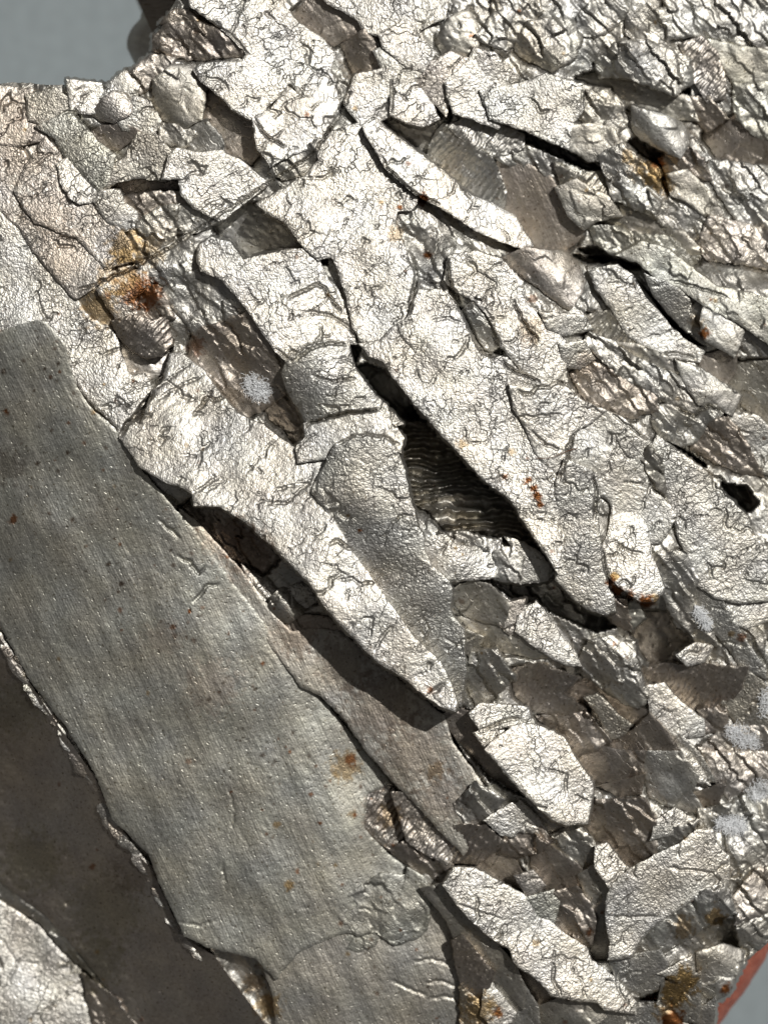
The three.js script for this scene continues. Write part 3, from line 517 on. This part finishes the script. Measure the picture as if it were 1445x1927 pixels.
function piece(poly, height, G, wall, tintOf, uvRot, sa = 0, sb = 0, shift = 0, flare = 0.06) {
  let x0 = 1e9, y0 = 1e9, x1 = -1e9, y1 = -1e9; for (const [x, y] of poly) { x0 = Math.min(x0, x); y0 = Math.min(y0, y); x1 = Math.max(x1, x); y1 = Math.max(y1, y); }
  x0 -= 2 * G; y0 -= 2 * G; const W = Math.ceil((x1 + 2 * G - x0) / G) + 1, H = Math.ceil((y1 + 2 * G - y0) / G) + 1;
  const dist = new Float32Array(W * H).fill(40), cx = new Float32Array(W * H), cy = new Float32Array(W * H), inn = new Uint8Array(W * H), REACH = 16;
  for (let j = 0; j < H; j++) { const y = y0 + j * G + 1e-4, xs = []; for (let i = 0, k = poly.length - 1; i < poly.length; k = i++) { const a = poly[i], b = poly[k]; if ((a[1] > y) !== (b[1] > y)) xs.push((b[0] - a[0]) * (y - a[1]) / (b[1] - a[1]) + a[0]); } xs.sort((a, b) => a - b);
    for (let s = 0; s + 1 < xs.length; s += 2) for (let i = Math.max(0, Math.ceil((xs[s] - x0) / G)); i <= Math.min(W - 1, Math.floor((xs[s + 1] - x0) / G)); i++) inn[j * W + i] = 1; }
  for (let k = 0; k < poly.length; k++) { const a = poly[k], b = poly[(k + 1) % poly.length], dx = b[0] - a[0], dy = b[1] - a[1], L2 = dx * dx + dy * dy + 1e-9;
    const i0 = Math.max(0, Math.floor((Math.min(a[0], b[0]) - REACH - x0) / G)), i1 = Math.min(W - 1, Math.ceil((Math.max(a[0], b[0]) + REACH - x0) / G)), j0 = Math.max(0, Math.floor((Math.min(a[1], b[1]) - REACH - y0) / G)), j1 = Math.min(H - 1, Math.ceil((Math.max(a[1], b[1]) + REACH - y0) / G));
    for (let j = j0; j <= j1; j++) for (let i = i0; i <= i1; i++) { const px = x0 + i * G, py = y0 + j * G, t = clamp(((px - a[0]) * dx + (py - a[1]) * dy) / L2), qx = a[0] + t * dx, qy = a[1] + t * dy, d = Math.hypot(px - qx, py - qy), o = j * W + i; if (d < dist[o]) { dist[o] = d; cx[o] = qx; cy[o] = qy; } } }
  const id = new Int32Array(W * H).fill(-1), U = [], Vv = [], Hh = [], idx = [];
  const vert = (i, j) => { const o = j * W + i; if (id[o] >= 0) return id[o]; let u = x0 + i * G, v = y0 + j * G, d = dist[o]; if (!inn[o]) { u = cx[o]; v = cy[o]; d = 0; } else if (d < 0.3 * G) { u = cx[o]; v = cy[o]; d = 0; }
    id[o] = U.length; U.push(u); Vv.push(v); Hh.push(height(u, v, d)); return id[o]; };
  const edges = new Map(), edge = (a, b) => { const r = b * 4194304 + a; if (edges.has(r)) edges.delete(r); else edges.set(a * 4194304 + b, [a, b]); };
  for (let j = 0; j < H - 1; j++) for (let i = 0; i < W - 1; i++) {
    const n = inn[j * W + i] + inn[j * W + i + 1] + inn[(j + 1) * W + i] + inn[(j + 1) * W + i + 1]; if (!n) continue;
    const a = vert(i, j), b = vert(i + 1, j), c = vert(i + 1, j + 1), d = vert(i, j + 1);
    if ((i + j) & 1) { idx.push(a, d, b, b, d, c); } else { idx.push(a, d, c, a, c, b); }
    edge(a, d); edge(d, c); edge(c, b); edge(b, a);
  }
  const top = U.length; // walls
  const out = new Map(); for (const [a, b] of edges.values()) { const ex = U[b] - U[a], ey = Vv[b] - Vv[a], L = Math.hypot(ex, ey) + 1e-6; for (const k of [a, b]) { const o = out.get(k) || [0, 0]; o[0] += -ey / L; o[1] += ex / L; out.set(k, o); } }
  const rows = [0, 0.1, 0.4, 1], wid = new Map();
  for (const [k, o] of out) { const L = Math.hypot(o[0], o[1]) || 1; const ids = [];
    rows.forEach((t, r) => { const n1 = noise(U[k] / 7 + r * 3.1, Vv[k] / 7), n2 = noise(U[k] / 16, Vv[k] / 16 + r * 5.3); const f = r === 0 ? 0 : flare * wall * t + (1.5 + 2.2 * t) * n1 + 3 * t * n2; ids.push(U.length); U.push(U[k] + o[0] / L * f); Vv.push(Vv[k] + o[1] / L * f); Hh.push(Hh[k] - wall * t * (1 + 0.25 * n2 * (r > 0))); }); wid.set(k, ids); }
  for (const [a, b] of edges.values()) { const A = wid.get(a), B = wid.get(b); for (let r = 0; r < 3; r++) idx.push(A[r], A[r + 1], B[r], B[r], A[r + 1], B[r + 1]); }
  const n = U.length, pos = new Float32Array(n * 3), col = new Float32Array(n * 3), uv = new Float32Array(n * 2), cr = Math.cos(uvRot), sr = Math.sin(uvRot);
  for (let k = 0; k < n; k++) { point(U[k], Vv[k], Hh[k], pos, k * 3); skin(tintOf, U[k], Vv[k], col, k * 3); // uv: metres along the piece's own plane (walls: their height added), turned at random
    const X = pos[k * 3], Y = pos[k * 3 + 1], Q = pos[k * 3 + 2], e = (X * NX + Q * NY - sa * Y) / Math.hypot(1, sa) / S, f = (X * AX + Q * AY - sb * Y) / Math.hypot(1, sb) / S + (k >= top ? Y / S : 0);
    uv[k * 2] = (e * cr - f * sr) / TILE + shift * 0.377; uv[k * 2 + 1] = (e * sr + f * cr) / TILE + shift * 0.613; }
  const g = new THREE.BufferGeometry(); g.setAttribute('position', new THREE.BufferAttribute(pos, 3)); g.setAttribute('color', new THREE.BufferAttribute(col, 3)); g.setAttribute('uv', new THREE.BufferAttribute(uv, 2)); g.setIndex(idx); g.computeVertexNormals();
  for (let j = 0; j < H; j++) for (let i = 0; i < W; i++) if (inn[j * W + i]) { const o = j * W + i; if (id[o] < 0) continue; const X = Math.round((x0 + i * G - RX0) / R), Y = Math.round((y0 + j * G - RY0) / R); if (X >= 0 && Y >= 0 && X < RW && Y < RH) { const c = Y * RW + X; cover[c] = Math.min(cover[c], Hh[id[o]]); topmost[c] = Math.max(topmost[c], Hh[id[o]]); } }
  return g;
}
const taken = new Map();
function numbered(n) { const k = taken.get(n) || 0; taken.set(n, k + 1); return k ? n + '_' + String(k).padStart(3, '0') : n; }

// ------------------------------------------------------------------ the table far below
{
  const N = 512, cloth = texture(N, (x, y, p) => { const w = 0.57 + 0.02 * noise(x * 120, y * 120, 120) + 0.012 * noise(x * 7, y * 7, 7); p[0] = w * 0.97; p[1] = w * 1.03; p[2] = w * 1.05; }, true);
  const g = new THREE.BoxGeometry(1.2, 0.02, 1.2), t = new THREE.Mesh(g, new THREE.MeshStandardMaterial({ map: cloth, roughness: 0.8 }));
  cloth.repeat.set(8, 8); t.position.y = -BASE * S - 0.034; t.name = 'table_top'; t.userData = { kind: 'structure', label: 'smooth blue grey table surface far below the specimen', category: 'table' };
  t.receiveShadow = t.castShadow = true; scene.add(t);
}

// ------------------------------------------------------------------ the specimen
const specimen = new THREE.Group(); specimen.name = 'metal_specimen'; specimen.position.y = -BASE * S;
specimen.userData = { label: 'broken silvery metal specimen of tilted blades and plates with rust specks', category: 'metal specimen' };
scene.add(specimen);
function part(name, geo, mat) { const m = new THREE.Mesh(geo, mat); m.name = numbered(name); m.castShadow = m.receiveShadow = true; specimen.add(m); return m; }

const anchors = [];
let rim = '';
{ const edge = [[-10, 1185], [40, 1262], [95, 1345], [150, 1425], [185, 1480], [212, 1545], [250, 1590], [285, 1640], [310, 1700], [345, 1765], [395, 1805], [440, 1850]];
  for (let i = 0; i < edge.length - 1; i++) for (let k = 0; k < 4; k++) { const t = (k + rnd() * 0.6) / 4, x = edge[i][0] + (edge[i + 1][0] - edge[i][0]) * t - 2 + 10 * (rnd() - 0.5), y = edge[i][1] + (edge[i + 1][1] - edge[i][1]) * t + 4 + 8 * (rnd() - 0.5), n = 5 + Math.floor(rnd() * 3), l = 11 + 17 * rnd(), w = 5 + 8 * rnd(), c = []; for (let m = 0; m < n; m++) { const a = (m + 0.6 * rnd()) / n * 6.283, e = Math.cos(a) * l, f = Math.sin(a) * w; c.push((x + e * 0.6 - f * 0.8).toFixed(0) + ',' + (y + e * 0.8 + f * 0.6).toFixed(0)); }
    const q = (x - 330) * NX + (y - 1250) * NY, p = (x - 330) * AX + (y - 1250) * AY; rim += `rim_chip 0 ${(-62 - 0.1 * p + 0.05 * q - 8 * rnd()).toFixed(0)} ${(-0.25 + 0.6 * rnd()).toFixed(2)} ${(-0.1 + 0.3 * rnd()).toFixed(2)} p ${'mgwb'[Math.floor(rnd() * 4)]} grow=1| ${c.join(' ')}\n`; } }
const rows = parse(PLAN + rim).map(({ h, pts }) => { const raw = pts(h[1]); let cu = 0, cv = 0, A = 0; for (let i = 0; i < raw.length; i++) { const p = raw[i], q = raw[(i + 1) % raw.length], k = p[0] * q[1] - q[0] * p[1]; A += k; cu += (p[0] + q[0]) * k; cv += (p[1] + q[1]) * k; } cu /= 3 * A; cv /= 3 * A; return { h, raw, cu, cv, A: Math.abs(A / 2), z: +h[2] + terrain(cu, cv), set: 0 }; });
const deep = /floor|cleft|pocket|lamellar|slope|rim|face/;
for (const r of rows) { r.set = r.z; if (r.A > 14000 || deep.test(r.h[0])) continue; let w = 0, z = 0; for (const o of rows) { if (o === r || deep.test(o.h[0]) || o.A > 60000) continue; const d = Math.hypot(o.cu - r.cu, o.cv - r.cv); if (d < 140) { const k = Math.sqrt(o.A) * (1 - d / 140); w += k; z += k * o.z; } } if (w) { const k = r.cv > 1050 ? 0.2 : r.cu > 720 ? 0.2 : 0.4; r.set = (1 - k) * r.z + k * z / w; } } // small pieces sit close to their neighbours
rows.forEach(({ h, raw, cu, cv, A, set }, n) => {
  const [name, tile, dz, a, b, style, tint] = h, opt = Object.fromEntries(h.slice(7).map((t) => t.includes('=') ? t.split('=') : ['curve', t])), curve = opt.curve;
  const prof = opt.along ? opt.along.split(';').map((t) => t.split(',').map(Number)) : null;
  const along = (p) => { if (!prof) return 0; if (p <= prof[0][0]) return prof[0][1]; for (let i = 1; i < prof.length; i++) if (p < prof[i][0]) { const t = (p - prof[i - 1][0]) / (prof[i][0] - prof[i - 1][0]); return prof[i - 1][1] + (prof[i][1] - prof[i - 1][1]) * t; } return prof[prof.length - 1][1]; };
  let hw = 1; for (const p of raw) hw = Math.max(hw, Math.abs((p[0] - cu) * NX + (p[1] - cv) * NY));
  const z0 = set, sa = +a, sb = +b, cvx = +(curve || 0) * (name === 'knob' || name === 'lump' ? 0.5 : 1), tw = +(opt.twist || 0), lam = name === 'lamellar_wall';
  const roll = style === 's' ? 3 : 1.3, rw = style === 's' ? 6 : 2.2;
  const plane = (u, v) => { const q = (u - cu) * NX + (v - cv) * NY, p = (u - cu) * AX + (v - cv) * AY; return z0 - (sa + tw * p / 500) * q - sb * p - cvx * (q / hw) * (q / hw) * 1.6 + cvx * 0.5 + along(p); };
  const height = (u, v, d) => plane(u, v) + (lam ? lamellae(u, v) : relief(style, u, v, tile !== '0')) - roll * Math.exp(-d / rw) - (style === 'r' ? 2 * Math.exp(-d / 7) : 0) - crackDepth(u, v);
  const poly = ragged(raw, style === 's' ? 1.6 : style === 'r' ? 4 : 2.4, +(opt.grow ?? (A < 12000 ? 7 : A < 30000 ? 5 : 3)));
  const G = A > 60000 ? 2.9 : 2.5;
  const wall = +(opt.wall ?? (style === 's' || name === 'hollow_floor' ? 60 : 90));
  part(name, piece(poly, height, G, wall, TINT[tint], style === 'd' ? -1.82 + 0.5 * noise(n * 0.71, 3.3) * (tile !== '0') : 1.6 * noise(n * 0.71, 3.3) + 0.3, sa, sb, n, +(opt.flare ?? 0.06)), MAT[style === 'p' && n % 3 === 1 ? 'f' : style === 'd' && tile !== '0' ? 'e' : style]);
  if (n === 0) specimen.children[specimen.children.length - 1].userData.label = 'broad dull grey slab running down to the lower edge';
  if (lam) specimen.children[specimen.children.length - 1].userData.label = 'dark cavity wall of thin upright metal leaves';
  if (name === 'slope_face' && tile === '0') specimen.children[specimen.children.length - 1].userData.label = 'smooth dark sloping side below the dull grey slab';
  for (const p of [...raw, [cu, cv]]) anchors.push([p[0] * 0.85 + cu * 0.15, p[1] * 0.85 + cv * 0.15, plane(p[0] * 0.85 + cu * 0.15, p[1] * 0.85 + cv * 0.15)]);
});

// the body under and between the pieces: hackly ground mass, closed below
{
  const outline = [[-190, 158], [0, 158], [28, 154], [93, 160], [166, 160], [207, 152], [238, 138], [262, 128], [287, 107], [296, 90], [294, 62], [310, 34], [332, 0], [332, -28], [285, -80], [190, -150], [170, -240], [420, -260], [1000, -190], [1480, -170], [1640, 200], [1660, 1000], [1640, 1500], [1560, 1650], [1438, 1780], [1398, 1814], [1374, 1852], [1343, 1888], [1332, 1922], [1285, 2020], [1200, 2120], [500, 2150], [-60, 2120], [-200, 1900], [-230, 900]];  // upper-left overhang outside the frame is added to shade the bulge below
  const holes = parse(HOLES).map(({ h, pts }) => ({ depth: +h[0], poly: pts(h[1]) }));
  const CS = 26, cw = 90, ch = 106, cxo = -260, cyo = -260, coarse = new Float32Array(cw * ch);
  for (let j = 0; j < ch; j++) for (let i = 0; i < cw; i++) { const u = cxo + i * CS, v = cyo + j * CS; let s = 1e-9, w = 0; for (const a of anchors) { const d = ((a[0] - u) ** 2 + (a[1] - v) ** 2) / 1800, k = 1 / (1 + d * d); s += k; w += k * a[2]; } coarse[j * cw + i] = w / s; }
  const base = (u, v) => { const x = clamp((u - cxo) / CS, 0, cw - 1.01), y = clamp((v - cyo) / CS, 0, ch - 1.01), i = Math.floor(x), j = Math.floor(y), fx = x - i, fy = y - j, o = j * cw + i; return (coarse[o] * (1 - fx) + coarse[o + 1] * fx) * (1 - fy) + (coarse[o + cw] * (1 - fx) + coarse[o + cw + 1] * fx) * fy; };
  const height = (u, v, d) => {
    let z = base(u, v) - 12 + relief('r', u, v) * 1.1 - 8 * Math.exp(-d / 14);
    for (const h of holes) if (inside(h.poly, u, v)) z += h.depth * 1.15;
    const X = Math.round((u - RX0) / R), Y = Math.round((v - RY0) / R);
    if (X > 0 && Y > 0 && X < RW - 1 && Y < RH - 1) { let c = 1e6; for (let b = -1; b <= 1; b++) for (let a = -1; a <= 1; a++) c = Math.min(c, cover[(Y + b) * RW + X + a]); if (c < 1e5) z = Math.min(z, c - 5); }
    return z - crackDepth(u, v);
  };
  const poly = ragged(outline, 3);
  const g = piece(poly, height, 3, 150, TINT.g, 0.4, 0, 0, 0, -0.12);
  part('ground_mass', g, MAT.r);
  // rough lower body, swelling a little past the upper rim
  const rings = 14, per = outline.length * 6, pos = [], col = [], uv = [], idx = [], mid = [700, 980];
  const ring = []; for (let i = 0; i < outline.length; i++) for (let k = 0; k < 6; k++) { const a = outline[i], b = outline[(i + 1) % outline.length]; ring.push([a[0] + (b[0] - a[0]) * k / 6, a[1] + (b[1] - a[1]) * k / 6]); }
  for (let r = 0; r <= rings; r++) { const t = r / rings;
    ring.forEach(([x, y], i) => {
      const low = smooth(0, 1, ((y - 1000) - (x - 250)) / 900), hh0 = -190 - 260 * low, hh = hh0 - t * (BASE + hh0);
      const bulge = 105 * Math.exp(-((x - 325) ** 2 + (y - 20) ** 2) / 16000) * smooth(0, 0.22, t), tuck = 0.34 * Math.exp(-((x - 1450) ** 2 + (y - 1800) ** 2) / 90000);
      const f = 0.985 + 0.03 * Math.sin(Math.min(1, t * 1.6) * Math.PI) - 0.25 * t * t * t - tuck + 0.008 * noise(i / 5, r / 2);
      const u = mid[0] + (x - mid[0]) * f - bulge, v = mid[1] + (y - mid[1]) * f - 0.35 * bulge, c = [0, 0, 0];
      pos.push((u - CX) * S, (hh + BASE) * S, (v - CY) * S); skin(TINT.k, u, v, c, 0); col.push(...c); uv.push((i * 20) / TILE, hh / TILE); }); }
  for (let r = 0; r < rings; r++) for (let i = 0; i < per; i++) { const a = r * per + i, b = r * per + (i + 1) % per, c = a + per, d = b + per; idx.push(a, b, c, b, d, c); }
  for (const r of [0, rings]) { const c = pos.length / 3, y = r ? 0 : (BASE - 470) * S; pos.push((mid[0] - CX) * S, y, (mid[1] - CY) * S); col.push(0.2, 0.17, 0.14); uv.push(0, 0); for (let i = 0; i < per; i++) { const a = r * per + i, b = r * per + (i + 1) % per; r ? idx.push(a, b, c) : idx.push(b, a, c); } }
  const bg = new THREE.BufferGeometry(); bg.setAttribute('position', new THREE.Float32BufferAttribute(pos, 3)); bg.setAttribute('color', new THREE.Float32BufferAttribute(col, 3)); bg.setAttribute('uv', new THREE.Float32BufferAttribute(uv, 2)); bg.setIndex(idx); bg.computeVertexNormals();
  part('lower_body', bg, MAT.r);
}

// ------------------------------------------------------------------ the finger that holds the lower corner from below
{
  const joints = [[1640, 1270, -470, 215], [1476, 1536, -410, 205], [1396, 1678, -398, 190], [1328, 1801, -395, 197], [1266, 1911, -400, 186], [1201, 2026, -412, 172], [1154, 2106, -428, 148], [1150, 2170, -440, 96], [1136, 2194, -446, 4]];
  const at = (a, t) => { const n = a.length - 1, x = t * n, i = Math.min(n - 1, Math.floor(x)), f = x - i, g = (k) => a[clamp(k, 0, n)]; return [0, 1, 2, 3].map((c) => { const p0 = g(i - 1)[c], p1 = g(i)[c], p2 = g(i + 1)[c], p3 = g(i + 2)[c]; return 0.5 * (2 * p1 + (p2 - p0) * f + (2 * p0 - 5 * p1 + 4 * p2 - p3) * f * f + (3 * p1 - p0 - 3 * p2 + p3) * f * f * f); }); };
  const NU = 120, NVv = 72, pos = [], uv = [], idx = [];
  for (let i = 0; i <= NU; i++) { const t = i / NU, c = at(joints, t), e = at(joints, Math.min(1, t + 0.01)), b = at(joints, Math.max(0, t - 0.01));
    const T = new THREE.Vector3(e[0] - b[0], e[2] - b[2], e[1] - b[1]).normalize(), U = new THREE.Vector3(0, 1, 0).addScaledVector(T, -T.y).normalize(), Wd = new THREE.Vector3().crossVectors(T, U), r = Math.max(2, c[3]);
    for (let j = 0; j <= NVv; j++) { const a = j / NVv * 2 * Math.PI, rr = r * (1 + 0.012 * noise(i / 2.2, 3 + 2 * Math.cos(a)) + 0.008 * noise(t * 30, 2 * Math.sin(a) + 9)), p = new THREE.Vector3(c[0] - CX, c[2], c[1] - CY).addScaledVector(U, rr * 0.93 * Math.cos(a)).addScaledVector(Wd, rr * Math.sin(a)); pos.push(p.x * S, p.y * S, p.z * S); uv.push(t * 1000 / 180, j / NVv * 1200 / 180); } }
  for (let i = 0; i < NU; i++) for (let j = 0; j < NVv; j++) { const a = i * (NVv + 1) + j, b = a + 1, c = a + NVv + 1, d = c + 1; idx.push(a, b, c, b, d, c); }
  const g = new THREE.BufferGeometry(); g.setAttribute('position', new THREE.Float32BufferAttribute(pos, 3)); g.setAttribute('uv', new THREE.Float32BufferAttribute(uv, 2)); g.setIndex(idx); g.computeVertexNormals();
  const tone = texture(512, (x, y, p) => { const w = 0.05 * noise(x * 12, y * 12, 12) + 0.04 * noise(x * 40, y * 40, 40); p[0] = 0.67 + w; p[1] = 0.37 + w * 1.3; p[2] = 0.29 + w * 1.2; }, true);
  const ridges = texture(512, (x, y, p) => { const w = x * 40 + 3 * noise(x * 5, y * 5, 5), f = 0.5 + 0.5 * Math.sin(w * 2 * Math.PI); p[0] = p[1] = p[2] = 0.6 * f + 0.3 * noise(x * 60, y * 60, 60); });
  const m = new THREE.Mesh(g, new THREE.MeshPhysicalMaterial({ map: tone, roughness: 0.5, bumpMap: ridges, bumpScale: 2 * S, sheen: 0.2 })); m.name = 'person'; m.castShadow = m.receiveShadow = true;
  m.userData = { label: 'edge of a pink finger holding the lower corner of the specimen', category: 'person' }; scene.add(m);
}

// ------------------------------------------------------------------ lint caught on the broken face
const lintMat = new THREE.MeshStandardMaterial({ color: new THREE.Color(0.88, 0.89, 0.90), roughness: 0.9 });
function tubes(list, sides) { // list of [points, radius] in metres -> one geometry
  const pos = [], idx = [];
  for (const [pts, r] of list) { const o = pos.length / 3, n = pts.length; for (let i = 0; i < n; i++) { const T = pts[Math.min(n - 1, i + 1)].clone().sub(pts[Math.max(0, i - 1)]).normalize(), U = new THREE.Vector3(0.3, 1, 0.2).cross(T).normalize(), B = T.clone().cross(U); for (let k = 0; k < sides; k++) { const a = k / sides * 6.2832, p = pts[i].clone().addScaledVector(U, r * Math.cos(a)).addScaledVector(B, r * Math.sin(a)); pos.push(p.x, p.y, p.z); } }
    for (let i = 0; i < n - 1; i++) for (let k = 0; k < sides; k++) { const a = o + i * sides + k, b = o + i * sides + (k + 1) % sides; idx.push(a, b, a + sides, b, b + sides, a + sides); } }
  const g = new THREE.BufferGeometry(); g.setAttribute('position', new THREE.Float32BufferAttribute(pos, 3)); g.setIndex(idx); g.computeVertexNormals(); return g;
}
const world = (u, v, h) => { const k = (DIST - h) / DIST; return new THREE.Vector3((u - CX) * k * S, h * S, (v - CY) * k * S); };
function surfaceAt(u, v) { let z = -1e9; const X = Math.round((u - RX0) / R), Y = Math.round((v - RY0) / R); for (let b = -2; b <= 2; b++) for (let a = -2; a <= 2; a++) { const c = topmost[(Y + b) * RW + X + a]; if (c > -1e5) z = Math.max(z, c); } return z > -1e5 ? z : -40; }
function lint(u, v, ru, rv, turn, n, label, curl = 1) {
  const list = [], c = Math.cos(turn), s = Math.sin(turn), z0 = surfaceAt(u, v), o = world(u, v, z0);
  for (let i = 0; i < n * 2.2; i++) { const a = rnd() * 6.283, q = Math.sqrt(rnd()) * 0.8, px = q * Math.cos(a) * ru, py = q * Math.sin(a) * rv; let x = u + px * c - py * s, y = v + px * s + py * c, h = 1 + 5 * rnd() * (1 - q), dir = turn + (rnd() - 0.5) * 2.4 * curl, pts = [];
    for (let k = 0; k < 7; k++) { pts.push(world(x, y, surfaceAt(x, y) + h).sub(o)); dir += (rnd() - 0.5) * 2.8 * curl; x += 2.6 * Math.cos(dir); y += 2.6 * Math.sin(dir); h += (rnd() - 0.5) * 3; } list.push([pts, S * (0.32 + 0.3 * rnd())]); }
  const m = new THREE.Mesh(tubes(list, 4), lintMat); m.name = numbered('lint_tuft'); m.position.copy(o); m.castShadow = m.receiveShadow = true; m.userData = { label, category: 'lint', group: 'white lint caught on the metal' }; scene.add(m);
}
lint(482, 728, 34, 20, 0.7, 130, 'bluish white lint smear in the dark brown hollow beside the bright central blade');
lint(1372, 1552, 38, 17, 0.1, 170, 'small white fluffy lint ball above the broad pale plate near the lower corner');
lint(1318, 1158, 30, 8, 1.05, 120, 'slender white lint sliver lying in a groove beside the dark hole', 0.5);
lint(1392, 1385, 44, 20, 0.5, 110, 'bluish wispy lint patch on rough metal near the edge of the frame');
lint(1438, 1320, 12, 34, 0.1, 60, 'upright white lint wisp at the very edge of the frame');
lint(1425, 1490, 26, 18, -0.5, 70, 'faint grey lint web just above the white fluffy ball');
{ const pts = []; for (let i = 0; i <= 24; i++) { const t = i / 24, u = 1008 + 78 * t, v = 862 - 14 * t + 4 * Math.sin(t * 5); pts.push(world(u, v, surfaceAt(u, v) + 3 + 5 * Math.sin(t * 3.1))); }
  const m = new THREE.Mesh(tubes([[pts, 0.7 * S]], 5), new THREE.MeshStandardMaterial({ color: new THREE.Color(0.16, 0.07, 0.03), roughness: 0.6 })); m.name = 'hair_strand'; m.castShadow = m.receiveShadow = true; m.userData = { label: 'short reddish brown hair lying across the bright central plate', category: 'hair' }; scene.add(m); }

{ let t = 0; specimen.traverse((o) => { if (o.isMesh) t += o.geometry.index.count / 3; }); console.log('triangles', t, 'parts', specimen.children.length); }

renderer.render(scene, camera);
